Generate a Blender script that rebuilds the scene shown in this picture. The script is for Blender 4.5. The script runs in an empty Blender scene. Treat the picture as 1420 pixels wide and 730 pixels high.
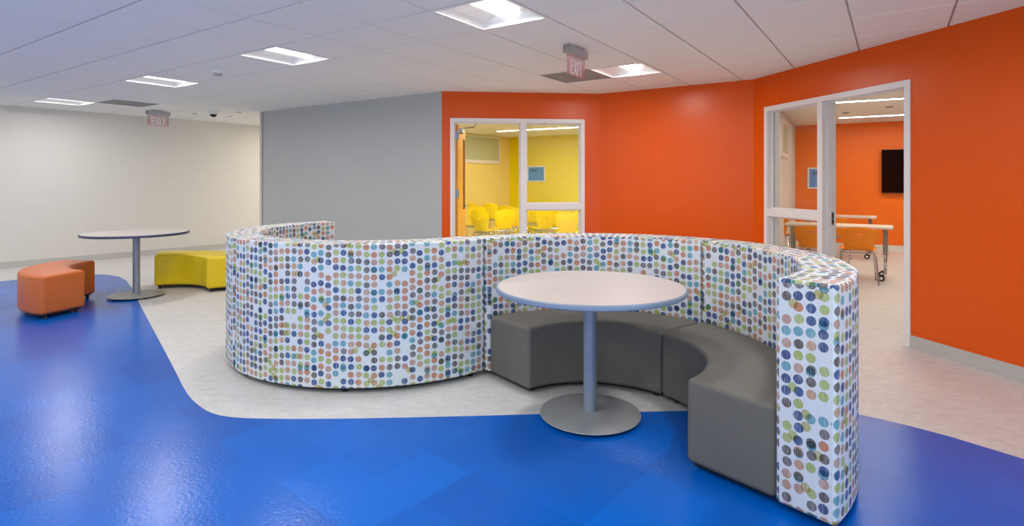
import bpy, bmesh, math, random
from math import sin, cos, pi, radians, atan2, sqrt, hypot
from mathutils import Vector, Matrix

S = bpy.context.scene
COL = S.collection
# ------------------------------------------------------------ camera model
FPX, CX, CY, HC = 780.0, 722.0, 252.0, 1.36
CEIL = 2.555
cam_d = bpy.data.cameras.new('camera')
cam = bpy.data.objects.new('camera', cam_d)
COL.objects.link(cam)
cam.location = (0, 0, HC)
cam.rotation_euler = (pi/2, 0, 0)
cam_d.sensor_width = 36
cam_d.lens = FPX/1420*36
cam_d.shift_x = (710-CX)/1420
cam_d.shift_y = (CY-365)/1420
cam_d.clip_start = .05
S.camera = cam
S.view_settings.view_transform = 'Standard'
S.view_settings.look = 'None'
S.view_settings.gamma = 1
S.view_settings.use_curve_mapping = False
S.view_settings.exposure = 0.03

U = Vector((cos(radians(33.6)), -sin(radians(33.6))))     # the two directions of the ceiling grid
V = Vector((sin(radians(33.6)), cos(radians(33.6))))
GRID0 = Vector((-.636, 3.928))
T = .6096
def grid(u, v):
    return GRID0 + T*(u*U + v*V)

# ------------------------------------------------------------ materials
def lin(c):
    return tuple((x/255/12.92) if x/255 <= .04045 else ((x/255+.055)/1.055)**2.4 for x in c)
class NT:
    def __init__(s, name):
        s.m = bpy.data.materials.new(name); s.m.use_nodes = True
        s.t = s.m.node_tree; s.b = s.t.nodes['Principled BSDF']
    def n(s, kind, **kw):
        nd = s.t.nodes.new(kind)
        for k, v in kw.items(): setattr(nd, k, v)
        return nd
    def l(s, a, b): s.t.links.new(a, b)
    def val(s, x, sock):
        if isinstance(x, (int, float)): sock.default_value = x
        else: s.l(x, sock)
    def math(s, op, a, b=0.0, c=None):
        nd = s.n('ShaderNodeMath', operation=op)
        s.val(a, nd.inputs[0]); s.val(b, nd.inputs[1])
        if c is not None: s.val(c, nd.inputs[2])
        return nd.outputs[0]
    def mix(s, f, a, b, blend='MIX'):
        nd = s.n('ShaderNodeMix', data_type='RGBA', blend_type=blend)
        s.val(f, nd.inputs[0])
        for x, so in ((a, nd.inputs[6]), (b, nd.inputs[7])):
            if isinstance(x, tuple): so.default_value = (*x[:3], 1)
            else: s.l(x, so)
        return nd.outputs[2]
    def noise(s, vec, scale, detail=2, rough=.5):
        nd = s.n('ShaderNodeTexNoise'); nd.inputs['Scale'].default_value = scale
        nd.inputs['Detail'].default_value = detail; nd.inputs['Roughness'].default_value = rough
        if vec is not None: s.l(vec, nd.inputs['Vector'])
        return nd.outputs['Fac']
    def obj(s): return s.n('ShaderNodeTexCoord').outputs['Object']
    def geo(s): return s.n('ShaderNodeNewGeometry').outputs['Position']
    def bump(s, h, strength=.2, dist=.01):
        nd = s.n('ShaderNodeBump'); nd.inputs['Strength'].default_value = strength
        nd.inputs['Distance'].default_value = dist
        s.l(h, nd.inputs['Height']); s.l(nd.outputs[0], s.b.inputs['Normal'])
    def mapping(s, vec, scale=(1, 1, 1), rot=(0, 0, 0)):
        nd = s.n('ShaderNodeMapping'); nd.inputs['Scale'].default_value = scale
        nd.inputs['Rotation'].default_value = rot; s.l(vec, nd.inputs['Vector']); return nd.outputs[0]

def plain(name, rgb, rough=.5, metal=0, var=.03, scale=8, spec=.5, bump=0, bscale=300, coat=0):
    k = NT(name); c = lin(rgb)
    v = k.noise(k.obj(), scale, 3)
    k.l(k.mix(v, tuple(x*(1-var) for x in c), tuple(min(1, x*(1+var)) for x in c)), k.b.inputs['Base Color'])
    k.b.inputs['Roughness'].default_value = rough
    k.b.inputs['Metallic'].default_value = metal
    k.b.inputs['Specular IOR Level'].default_value = spec
    k.b.inputs['Coat Weight'].default_value = coat
    if bump: k.bump(k.noise(k.obj(), bscale, 2), bump, .002)
    return k.m
def emit(name, rgb, strength):
    k = NT(name); c = lin(rgb)
    k.b.inputs['Base Color'].default_value = (*c, 1)
    k.b.inputs['Emission Color'].default_value = (*c, 1)
    k.b.inputs['Emission Strength'].default_value = strength
    return k.m

M = {}
M['wall_white'] = plain('painted wall warm white', (214, 210, 203), .55, bump=.05, bscale=180)
M['wall_grey'] = plain('painted wall light grey', (180, 181, 181), .55, bump=.05, bscale=180)
M['wall_orange'] = plain('painted wall orange', (220, 84, 0), .31, spec=.32, var=.02, bump=.04, bscale=180)
M['wall_orange2'] = plain('painted wall classroom orange', (250, 116, 0), .4, var=.02, bump=.04, bscale=180)
M['wall_yellow'] = plain('painted wall yellow', (236, 214, 0), .4, var=.02, bump=.04, bscale=180)
M['wall_cream'] = plain('painted wall pale yellow', (236, 212, 130), .5, var=.02, bump=.04, bscale=180)
M['tile'] = plain('mineral fibre ceiling tile', (234, 234, 234), .85, var=.03, scale=60, bump=.25, bscale=250)
M['grid'] = plain('ceiling grid metal', (165, 165, 166), .5)
M['ceil_plain'] = plain('plain ceiling board', (236, 232, 222), .8)
M['vent'] = plain('perforated grille metal', (150, 150, 152), .6)
M['base'] = plain('vinyl wall base grey', (186, 184, 180), .5)
M['base_white'] = plain('wall base white', (225, 222, 215), .5)
M['frame'] = plain('painted steel frame', (228, 223, 222), .35, var=.01)
M['lamp_white'] = plain('enamelled white steel', (235, 235, 236), .35, var=.01)
M['lens'] = emit('lamp lens', (255, 250, 244), 3.2)
M['strip_warm'] = emit('linear lamp warm', (255, 250, 232), 52)
M['strip_added'] = emit('added linear lamp warm bright', (255, 250, 232), 75)
M['strip_white'] = emit('linear lamp white', (255, 246, 232), 36)
M['black'] = plain('black plastic', (14, 14, 15), .5)
M['dark'] = plain('dark rubber', (30, 30, 31), .7)
M['chrome'] = plain('chromed steel', (205, 205, 207), .16, metal=1, var=.01)
M['steel'] = plain('brushed steel', (160, 162, 166), .38, metal=1, var=.04)
M['column'] = plain('silver painted column', (142, 150, 164), .38, metal=.35, var=.01)
M['tbase'] = plain('silver painted base', (146, 147, 146), .45, metal=.08, var=.02)
M['laminate'] = plain('laminate speckled warm grey', (192, 183, 178), .38, var=.06, scale=220)
M['edge'] = plain('vinyl edge band grey blue', (124, 140, 164), .4, var=.01)
M['navy_edge'] = plain('vinyl edge band dark', (62, 68, 92), .4, var=.01)
M['desk'] = plain('desk laminate', (214, 200, 184), .45, var=.05, scale=150)
M['deskleg'] = plain('desk leg grey metal', (150, 146, 140), .4, metal=.4)
M['orange_shell'] = plain('orange shell plastic', (246, 140, 4), .3, var=.01)
M['yellow_shell'] = plain('yellow shell plastic', (255, 222, 0), .35, var=.01)
M['wood'] = NT('oak veneer').m
M['tvglass'] = plain('screen glass black', (8, 8, 9), .08, var=.01)
M['poster'] = plain('blue notice board', (92, 146, 220), .5, var=.1, scale=5)
M['poster_dark'] = plain('notice heading ink', (50, 78, 120), .5)
M['plastic_white'] = plain('white plastic', (228, 228, 228), .4, var=.01)
M['sign_letter'] = plain('sign letter pale', (252, 248, 248), .4)
M['sign_grey'] = plain('sign housing grey', (176, 177, 180), .45, metal=.2)
M['frosted'] = plain('frosted window film', (186, 190, 160), .5)
M['steel_hinge'] = plain('satin hinge steel', (150, 165, 185), .35, metal=.6)

def wood_mat():
    k = NT('oak veneer door'); p = k.mapping(k.obj(), (14, 14, .7))
    v = k.noise(p, 3, 6, .6)
    k.l(k.mix(v, lin((196, 130, 40)), lin((235, 172, 70))), k.b.inputs['Base Color'])
    k.b.inputs['Roughness'].default_value = .4
    return k.m
M['wood'] = wood_mat()

def glass_mat():
    k = NT('clear pane glass')
    t = k.t
    t.nodes.remove(k.b)
    tr = k.n('ShaderNodeBsdfTransparent'); tr.inputs[0].default_value = (.97, .985, .975, 1)
    gl = k.n('ShaderNodeBsdfGlossy'); gl.inputs['Roughness'].default_value = .01
    fr = k.n('ShaderNodeFresnel'); fr.inputs[0].default_value = 1.5
    mx = k.n('ShaderNodeMixShader')
    k.l(k.math('MULTIPLY', fr.outputs[0], k.math('SUBTRACT', 1, k.n('ShaderNodeNewGeometry').outputs['Backfacing'])), mx.inputs[0]); k.l(tr.outputs[0], mx.inputs[1]); k.l(gl.outputs[0], mx.inputs[2])
    k.l(mx.outputs[0], t.nodes['Material Output'].inputs[0])
    return k.m
M['glass'] = glass_mat()
def acrylic_mat():
    k = NT('edge lit acrylic, faint red'); k.b.inputs['Base Color'].default_value = (*lin((216, 160, 162)), 1)
    k.b.inputs['Roughness'].default_value = .1
    k.b.inputs['Alpha'].default_value = .36
    return k.m
M['acrylic'] = acrylic_mat()
M['sign_red'] = plain('sign red print', (205, 130, 130), .4)

def dots_mat():
    k = NT('woven fabric with coloured dots')
    uv = k.n('ShaderNodeUVMap').outputs[0]
    sp = k.n('ShaderNodeSeparateXYZ'); k.l(uv, sp.inputs[0])
    u, v = sp.outputs[0], sp.outputs[1]
    P = .0485
    def comb(a, b, c=0.0):
        nd = k.n('ShaderNodeCombineXYZ'); k.val(a, nd.inputs[0]); k.val(b, nd.inputs[1]); k.val(c, nd.inputs[2]); return nd.outputs[0]
    def wn(vec):
        nd = k.n('ShaderNodeTexWhiteNoise', noise_dimensions='3D'); k.l(vec, nd.inputs[0]); return nd.outputs['Value'], nd.outputs['Color']
    # vertical thread streaks break up the print
    st = k.noise(k.mapping(uv, (330, 9, 1)), 1, 3, .7)
    streak = k.math('GREATER_THAN', st, .44)
    base_v = k.noise(k.mapping(uv, (500, 10, 1)), 1, 2, .5)
    col = k.mix(base_v, lin((188, 194, 202)), lin((222, 224, 228)))
    ramp_cols = [(24, 66, 132), (108, 178, 192), (190, 200, 104), (222, 140, 88), (214, 162, 136), (102, 84, 80), (36, 84, 150), (226, 170, 130), (198, 206, 122), (122, 112, 112)]
    def layer(col, seed, offs, thr, colours, strength):
        cu = k.math('DIVIDE', u, P); cv = k.math('DIVIDE', v, P)
        if seed == 0:
            iu = k.math('FLOOR', cu)
            ph, _ = wn(comb(iu, 3.3, 7.1))
            cv = k.math('ADD', cv, k.math('MULTIPLY', ph, .45))
        cu = k.math('ADD', cu, offs[0]); cv = k.math('ADD', cv, offs[1])
        iu = k.math('FLOOR', cu); iv = k.math('FLOOR', cv)
        r, c = wn(comb(iu, iv, seed+.5))
        sc = k.n('ShaderNodeSeparateColor'); k.l(c, sc.inputs[0])
        fu = k.math('SUBTRACT', k.math('SUBTRACT', cu, iu), k.math('ADD', .5, k.math('MULTIPLY', k.math('SUBTRACT', sc.outputs[0], .5), .10)))
        fv = k.math('SUBTRACT', k.math('SUBTRACT', cv, iv), k.math('ADD', .5, k.math('MULTIPLY', k.math('SUBTRACT', sc.outputs[1], .5), .10)))
        d = k.math('SQRT', k.math('ADD', k.math('MULTIPLY', fu, fu), k.math('MULTIPLY', fv, fv)))
        m = k.math('LESS_THAN', d, .405)
        r2, _ = wn(comb(iu, iv, seed+9.5))
        keep = k.math('LESS_THAN', r2, thr)
        m = k.math('MULTIPLY', m, keep)
        weave = k.math('ADD', .66, k.math('MULTIPLY', streak, .34))
        m = k.math('MULTIPLY', k.math('MULTIPLY', m, weave), strength)
        rp = k.n('ShaderNodeValToRGB'); rp.color_ramp.interpolation = 'CONSTANT'
        el = rp.color_ramp.elements
        n = len(colours)
        while len(el) < n: el.new(.5)
        for i, cc in enumerate(colours):
            el[i].position = i/n; el[i].color = (*lin(cc), 1)
        k.l(r, rp.inputs[0])
        return k.mix(m, col, rp.outputs[0], 'MULTIPLY')
    col = layer(col, 0, (0, 0), .93, ramp_cols, .92)
    col = layer(col, 2, (.02, .42), .07, [(60, 160, 176), (70, 150, 170)], .85)
    col = layer(col, 4, (.45, .0), .055, [(200, 206, 110), (206, 190, 110)], .85)
    k.l(col, k.b.inputs['Base Color'])
    k.b.inputs['Roughness'].default_value = .7
    k.b.inputs['Specular IOR Level'].default_value = .3
    k.bump(st, .08, .001)
    return k.m
M['dots'] = dots_mat()
def fabric(name, rgb, rough=.75, sc=900):
    k = NT(name); c = lin(rgb); o = k.obj()
    a = k.noise(o, sc*.25, 2); b = k.noise(o, 5, 2)
    f = k.math('ADD', k.math('MULTIPLY', a, .6), k.math('MULTIPLY', b, .4))
    k.l(k.mix(f, tuple(x*.8 for x in c), tuple(min(1, x*1.2) for x in c)), k.b.inputs['Base Color'])
    k.b.inputs['Roughness'].default_value = rough
    k.bump(k.noise(o, sc, 2), .12, .001)
    return k.m
M['grey_fabric'] = fabric('charcoal grey upholstery', (102, 98, 91))
M['orange_vinyl'] = plain('burnt orange vinyl', (196, 98, 36), .42, var=.05, bump=.05, bscale=400)
M['yellow_vinyl'] = plain('mustard yellow vinyl', (226, 196, 2), .42, var=.04, bump=.05, bscale=400)

def floor_mat():
    k = NT('pale marbled sheet vinyl'); g = k.geo()
    a = k.noise(g, 26, 6, .7); b = k.noise(k.mapping(g, (1, 2.4, 1), (0, 0, .5)), 7, 5, .65)
    f = k.math('ADD', k.math('MULTIPLY', a, .5), k.math('MULTIPLY', b, .5))
    rp = k.n('ShaderNodeValToRGB'); rp.color_ramp.elements[0].position = .35; rp.color_ramp.elements[1].position = .65
    rp.color_ramp.elements[0].color = (*lin((190, 187, 183)), 1); rp.color_ramp.elements[1].color = (*lin((216, 214, 211)), 1)
    k.l(f, rp.inputs[0]); k.l(rp.outputs[0], k.b.inputs['Base Color'])
    k.b.inputs['Roughness'].default_value = .42
    k.bump(a, .05, .003)
    return k.m
M['floor'] = floor_mat()
def blue_mat():
    k = NT('blue faceted sheet vinyl'); g = k.geo()
    def cells(size, rot, seed):
        p = k.mapping(g, (1/size, 1/size, 0), (0, 0, rot))
        fl = k.n('ShaderNodeVectorMath', operation='FLOOR'); k.l(p, fl.inputs[0])
        ad = k.n('ShaderNodeVectorMath', operation='ADD'); k.l(fl.outputs[0], ad.inputs[0]); ad.inputs[1].default_value = (seed, seed*2, 0)
        wn = k.n('ShaderNodeTexWhiteNoise', noise_dimensions='3D'); k.l(ad.outputs[0], wn.inputs[0])
        return wn.outputs['Value']
    a = cells(.62, radians(40), 3); b = cells(.31, radians(40), 11)
    c = k.math('GREATER_THAN', b, .62)
    f = k.math('ADD', k.math('MULTIPLY', a, .6), k.math('MULTIPLY', c, .25))
    n = k.noise(g, 40, 4)
    f = k.math('ADD', f, k.math('MULTIPLY', n, .15))
    k.l(k.mix(f, lin((0, 84, 176)), lin((0, 99, 198))), k.b.inputs['Base Color'])
    k.b.inputs['Roughness'].default_value = .21
    k.b.inputs['Specular IOR Level'].default_value = .27
    w = k.noise(g, 55, 3, .6)
    k.bump(w, .22, .006)
    return k.m
M['blue'] = blue_mat()

# ------------------------------------------------------------ mesh helpers
def link(name, bm, mat, parent=None, smooth=True, normals=True):
    me = bpy.data.meshes.new(name)
    if normals: bmesh.ops.recalc_face_normals(bm, faces=bm.faces)
    for f in bm.faces: f.smooth = smooth
    bm.to_mesh(me); bm.free()
    me.materials.append(mat)
    if smooth:
        try: me.set_sharp_from_angle(angle=radians(38))
        except Exception: pass
    o = bpy.data.objects.new(name, me); COL.objects.link(o)
    if parent: o.parent = parent
    return o
def thing(name, label, cat, loc=(0, 0, 0), rz=0, group=None):
    o = bpy.data.objects.new(name, None); COL.objects.link(o)
    o.location = loc; o.rotation_euler = (0, 0, rz); o.empty_display_size = .1
    o['label'] = label; o['category'] = cat
    if group: o['group'] = group
    return o
def struct(o, label=None):
    o['kind'] = 'structure'
    if label: o['label'] = label
    return o
def dup(root, loc, rz, label, group=None):
    r = root.copy(); COL.objects.link(r); r.location = loc; r.rotation_euler = (0, 0, rz)
    r['label'] = label
    if group: r['group'] = group
    for ch in list(root.children):
        c = ch.copy(); COL.objects.link(c); c.parent = r
        for g in ch.children:
            d = g.copy(); COL.objects.link(d); d.parent = c
    return r
def box(bm, x0, x1, y0, y1, z0, z1, mtx=None, bev=0, seg=2):
    r = bmesh.ops.create_cube(bm, size=1)
    vs = r['verts']
    for v in vs:
        v.co = Vector((x0+(v.co.x+.5)*(x1-x0), y0+(v.co.y+.5)*(y1-y0), z0+(v.co.z+.5)*(z1-z0)))
    if bev:
        es = list({e for v in vs for e in v.link_edges})
        rr = bmesh.ops.bevel(bm, geom=es, offset=bev, segments=seg, affect='EDGES', profile=.5)
        vs = list({v for f in rr['faces'] for v in f.verts} | {v for v in vs if v.is_valid})
    if mtx is not None:
        for v in vs: v.co = mtx @ v.co
def prism(bm, pts, z0, z1):
    lo = [bm.verts.new((p[0], p[1], z0)) for p in pts]; hi = [bm.verts.new((p[0], p[1], z1)) for p in pts]
    n = len(pts)
    bm.faces.new(lo[::-1]); bm.faces.new(hi)
    for i in range(n): bm.faces.new((lo[i], lo[(i+1) % n], hi[(i+1) % n], hi[i]))
def lathe(bm, prof, n=48, mtx=None):
    """prof: list of (r, z); r=0 closes"""
    rings = []
    for r, z in prof:
        if r < 1e-6: rings.append([bm.verts.new((0, 0, z))])
        else: rings.append([bm.verts.new((r*cos(2*pi*i/n), r*sin(2*pi*i/n), z)) for i in range(n)])
    for a, b in zip(rings, rings[1:]):
        for i in range(n):
            j = (i+1) % n
            if len(a) == 1 and len(b) == 1: continue
            if len(a) == 1: bm.faces.new((a[0], b[i], b[j]))
            elif len(b) == 1: bm.faces.new((a[i], a[j], b[0]))
            else: bm.faces.new((a[i], a[j], b[j], b[i]))
    if len(rings[0]) > 1: bm.faces.new(rings[0][::-1])
    if len(rings[-1]) > 1: bm.faces.new(rings[-1])
    if mtx is not None:
        for ring in rings:
            for v in ring: v.co = mtx @ v.co
def tube(bm, pts, r, n=10):
    pts = [Vector(p) for p in pts]; rings = []
    up = None
    for i, p in enumerate(pts):
        a = pts[max(i-1, 0)]; b = pts[min(i+1, len(pts)-1)]
        t = (b-a).normalized()
        if up is None:
            up = Vector((0, 0, 1)) if abs(t.z) < .9 else Vector((1, 0, 0))
        x = (up - t*up.dot(t)).normalized(); y = t.cross(x); up = x
        rings.append([bm.verts.new(p + r*(cos(2*pi*k/n)*x + sin(2*pi*k/n)*y)) for k in range(n)])
    for a, b in zip(rings, rings[1:]):
        for k in range(n): bm.faces.new((a[k], a[(k+1) % n], b[(k+1) % n], b[k]))
    bm.faces.new(rings[0][::-1]); bm.faces.new(rings[-1])

# ------------------------------------------------------------ walls
WT = .14
class Line:
    """wall line in plan from p0 to p1; nrm points away from the viewed side"""
    def __init__(s, p0, p1, flip=False):
        s.p0 = Vector(p0); s.p1 = Vector(p1); s.d = (s.p1-s.p0).normalized(); s.L = (s.p1-s.p0).length
        s.n = Vector((-s.d.y, s.d.x)) * (-1 if flip else 1)
    def at(s, t, o=0): return s.p0 + s.d*t + s.n*o
    def t(s, px):
        r = (px-CX)/FPX
        return (r*s.p0.y - s.p0.x)/(s.d.x - r*s.d.y)
    def z(s, px, py):
        y = s.at(s.t(px)).y
        return HC + (CY-py)*y/FPX
    def slab(s, bm, t0, t1, z0, z1, o0=0, o1=WT):
        prism(bm, [s.at(t0, o0), s.at(t1, o0), s.at(t1, o1), s.at(t0, o1)], z0, z1)
def wall(name, ln, mat, openings=(), t0=None, t1=None, o0=0, o1=WT, z1=2.62, label=None):
    bm = bmesh.new(); a = 0 if t0 is None else t0; e = ln.L if t1 is None else t1
    cur = a
    for (u0, u1, zz0, zz1) in sorted(openings):
        ln.slab(bm, cur, u0, 0, z1, o0, o1)
        if zz0 > 0: ln.slab(bm, u0, u1, 0, zz0, o0, o1)
        ln.slab(bm, u0, u1, zz1, z1, o0, o1)
        cur = u1
    ln.slab(bm, cur, e, 0, z1, o0, o1)
    return struct(link(name, bm, mat, smooth=False), label)
def baseboard(name, ln, mat, t0, t1, h=.10, side=1):
    bm = bmesh.new()
    prism(bm, [ln.at(t0, -.012), ln.at(t1, -.012), ln.at(t1, .0), ln.at(t0, .0)], .0, h)
    prism(bm, [ln.at(t0, -.020), ln.at(t1, -.020), ln.at(t1, -.012), ln.at(t0, -.012)], .0, .012)
    return struct(link(name, bm, mat, smooth=False))

pA = (-8.20, 8.64); pB = (-5.50, 12.03)
dA = (Vector(pB)-Vector(pA)).normalized()
LW = Line(Vector(pA)-dA*9.0, Vector(pB)+dA*6.5)               # left wall
pG0 = (-4.372, 9.556); pG1 = (-1.041, 7.415)
pO1 = (1.07, 7.621); pO2 = (2.71, 6.55); pR = (3.405, 3.823)
dR = (Vector(pR)-Vector(pO2)).normalized()
GW = Line(pG0, pG1)                       # grey wall
W1 = Line(pG1, pO1)                       # orange wall with yellow room frame
W2 = Line(pO1, pO2)
RW = Line(pO2, Vector(pR)+dR*8.2)         # right wall
pYL = Vector((-.30, 15.03)); pYR = Vector((5.66, 11.79)); pOC = Vector((5.79, 11.86))
LC = Line(pG0, pYL)                       # corridor / yellow room left partition
YB = Line(pYL, pYR)
PY = Line(pYR, (2.62, 6.68))              # yellow side of the partition between the rooms
PO = Line((2.80, 6.70), pOC)              # orange side
OB = Line(pOC, pOC + Vector((.869, -.495))*7.5)
for l in (LW, GW, W1, W2, RW):
    # away side must not contain the camera
    if (Vector((0, 0)) - l.p0).dot(l.n) > 0: l.n = -l.n
yc = Vector((1.5, 10)); oc = Vector((6.5, 8))
if (yc-YB.p0).dot(YB.n) > 0: YB.n = -YB.n
if (yc-PY.p0).dot(PY.n) > 0: PY.n = -PY.n
if (oc-PO.p0).dot(PO.n) > 0: PO.n = -PO.n
if (oc-OB.p0).dot(OB.n) > 0: OB.n = -OB.n
if (yc-LC.p0).dot(LC.n) > 0: LC.n = -LC.n

# frame openings
y0, y1 = W1.t(624.3), W1.t(810.6)
ym0, ym1 = W1.t(721.8), W1.t(730.0)
r0, r1 = RW.t(1060.6), RW.t(1263.0)
rm0, rm1 = RW.t(1134.6), RW.t(1141.3)
HEAD = 2.20
wall('wall_left', LW, M['wall_white'])
wall('wall_grey', GW, M['wall_grey'])
wall('wall_front', W1, M['wall_orange'], [(y0, y1, 0, HEAD)])
wall('wall_middle', W2, M['wall_orange'])
SIDE_OPEN = (7.5, 9.5, .4, 2.3)
wall('wall_right', RW, M['wall_orange'], [(r0, r1, 0, HEAD), SIDE_OPEN])
wall('wall_corridor', LC, M['wall_white'], o0=.06, o1=.12)
wo0, wo1 = LC.t(642.0), LC.t(692.0)
wz0, wz1 = LC.z(692, 225.5), LC.z(692, 187+4.5)
wall('wall_yellow_room_left', LC, M['wall_cream'], t0=.1, o0=0, o1=.06)
wall('wall_yellow_room_back', YB, M['wall_yellow'])
wall('wall_yellow_room_right', PY, M['wall_yellow'], o0=0, o1=.05)
wall('wall_classroom_left', PO, M['wall_white'], o0=0, o1=.05)
wall('wall_classroom_back', OB, M['wall_orange2'])
OR = Line(OB.p1, OB.p1 - V*7.5); 
if (oc-OR.p0).dot(OR.n) > 0: OR.n = -OR.n
wall('wall_classroom_right', OR, M['wall_white'])
baseboard('baseboard_left', LW, M['base'], 0, LW.L)
baseboard('baseboard_grey', GW, M['base'], 0, GW.L)
baseboard('baseboard_front', W1, M['base'], 0, y0)
baseboard('baseboard_middle', W2, M['base'], 0, W2.L)
baseboard('baseboard_right', RW, M['base'], r1, RW.L)
baseboard('baseboard_classroom_back', OB, M['base_white'], 0, OB.L, .11)
baseboard('baseboard_classroom_left', PO, M['base_white'], 0, PO.L, .11)

# the unseen side of the hall: a window wall behind the viewpoint
BW = Line((-16, -3.4), (6.2, -3.4)); BW.n = Vector((0, -1))
BACK_OPEN = [(1.0, 4.6, .5, 2.3), (5.2, 8.8, .5, 2.3), (9.6, 13.2, .5, 2.3), (14.0, 17.6, .5, 2.3)]
wall('wall_back', BW, M['wall_white'], BACK_OPEN)

# ------------------------------------------------------------ floors
bm = bmesh.new()
box(bm, -17, 13, -4, 19, -.06, 0)
struct(link('floor', bm, M['floor'], smooth=False))
def fl(px, py, z=0.0):
    y = FPX*(HC-z)/(py-CY); return Vector(((px-CX)/FPX*y, y))
edge_px = [(0, 390.5), (45, 386), (95, 382.6), (136, 380.8), (152, 381.6), (166, 384.4), (176, 390), (184, 402), (195, 424.5), (204, 441.5), (213, 458.5),
           (229, 488.5), (246, 521), (252, 533.5), (259, 545.5), (266, 554.5), (275, 562.5), (285, 569.5), (295, 574), (307, 577.2), (321, 579.2), (340, 580.6), (361, 581.2), (410, 581.8),
           (480, 581.3), (560, 579.8), (640, 578), (749, 575), (886, 571.9), (943, 570.6), (1010, 569.6), (1080, 569.2), (1130, 570), (1188, 575), (1222, 582), (1260, 591), (1320, 607), (1420, 637.5)]
pts = [fl(*p) for p in edge_px]
pts = [Vector((-8.1, 6.6)), Vector((-7.7, 7.15))] + pts + [Vector((2.75, 2.1)), Vector((2.95, 1.75)), Vector((2.8, 1.35)), Vector((2.3, 1.15)), Vector((-2.6, 1.15)), Vector((-3.4, 1.4)), Vector((-4.0, 2.0))]  # unseen near outline cut short so less blue bounces onto the ceiling
bm = bmesh.new()
bm.faces.new([bm.verts.new((p.x, p.y, .0015)) for p in pts])
bmesh.ops.triangulate(bm, faces=bm.faces)
for f in bm.faces:
    if f.normal.z < 0: f.normal_flip()
struct(link('floor_inlay', bm, M['blue'], smooth=False, normals=False), 'curving field of glossy bright blue sheet vinyl')

# ------------------------------------------------------------ ceiling
LIGHTS = [(0, 0), (-4, 0), (-8, 0), (-13, 0), (0, 4)]
HIDDEN = [(4, 0), (-4, -4), (0, -4), (-8, -4), (-12, -4), (4, -4), (-16, -4), (-4, -8), (0, -8), (-8, -8), (-12, -8), (-16, -8), (-18, 0), (4, -8),
          (-12, 7), (-12, 10), (-12, 13)]
VENTS = [(-1, 4), (-12, 1)]
taken = set(LIGHTS+HIDDEN+VENTS)
def M2(u, v, z):      # matrix: local x along U, y along V
    o = grid(u, v)
    return Matrix(((U.x, V.x, 0, o.x), (U.y, V.y, 0, o.y), (0, 0, 1, z), (0, 0, 0, 1)))
random.seed(4)
tb = bmesh.new(); gb = bmesh.new()
def inside(p):
    if not (-17 < p.x < 8 and -4 < p.y < 16.5): return False
    return True
def in_room(p):
    # deep inside the two classrooms: those have ceilings of their own
    def deep(l): return (p-l.p0).dot(l.n) > .75
    if deep(RW) and p.y < 12: return True
    if deep(W1) and deep(GW) and (p-LC.p0).dot(LC.n) < -.75: return True
    if deep(W2) and p.x > 1.5: return True
    return False
for u in range(-36, 14):
    for v in range(-16, 22):
        c = grid(u+.5, v+.5)
        if not inside(c) or in_room(c) or (c-LW.p0).dot(LW.n) > .8: continue
        m = M2(u, v, CEIL)
        if (u, v) in taken: 
            continue
        e = .0065
        # tegular tile: face a little below the grid, chamfered edge
        q = [(e, e), (T-e, e), (T-e, T-e), (e, T-e)]; s = e+.004
        q2 = [(s, s), (T-s, s), (T-s, T-s), (s, T-s)]
        top = [tb.verts.new(m @ Vector((*a, .006))) for a in q]
        mid = [tb.verts.new(m @ Vector((*a, -.001))) for a in q]
        lo = [tb.verts.new(m @ Vector((*a, -.004))) for a in q2]
        tb.faces.new(lo)
        for i in range(4):
            j = (i+1) % 4
            tb.faces.new((top[i], top[j], mid[j], mid[i])); tb.faces.new((mid[i], mid[j], lo[j], lo[i]))
for u in range(-36, 15):
    for v in range(-16, 23):
        c = grid(u, v)
        if not inside(c) or (c-LW.p0).dot(LW.n) > 1.2: continue
        m = M2(u, v, CEIL)
        w = .012
        box(gb, -w, w, w, T-w, .004, .014, m)
        box(gb, -w, T-w, -w, w, .0041, .0141, m)
struct(link('ceiling', tb, M['tile'], smooth=False))
struct(link('ceiling_grid', gb, M['grid'], smooth=False), 'thin metal grid between the ceiling tiles')
# roof slab above
bm = bmesh.new(); box(bm, -18, 14, -5, 20, 2.72, 2.8)
struct(link('roof', bm, M['wall_white'], smooth=False))

# classroom ceilings, a flat board just under the tile level
def ceiling_poly(name, pts, mat, z0=2.538, z1=2.552):
    bm = bmesh.new(); prism(bm, pts, z0, z1)
    return struct(link(name, bm, mat, smooth=False))
ceiling_poly('ceiling_yellow_room', [W1.at(-.05, .1), W1.at(W1.L, .1), W2.at(W2.L-.12, .1), PY.at(0, -.0), YB.at(0, 0), LC.at(.25, 0)], M['ceil_plain'])
ceiling_poly('ceiling_classroom', [PO.at(0, 0), PO.at(PO.L, 0), OB.at(OB.L, 0), OR.at(OR.L, 0), RW.at(RW.L*.72, .1), RW.at(.05, .1)], M['ceil_plain'])
# closing wall of the classroom, unseen, so the room is lit like a room
CN = Line(OR.p1, RW.at(RW.L*.72, .13)); CN.n = Vector((.3, -.95)).normalized()
wall('wall_classroom_near', CN, M['wall_white'], o0=0, o1=.1)

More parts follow.
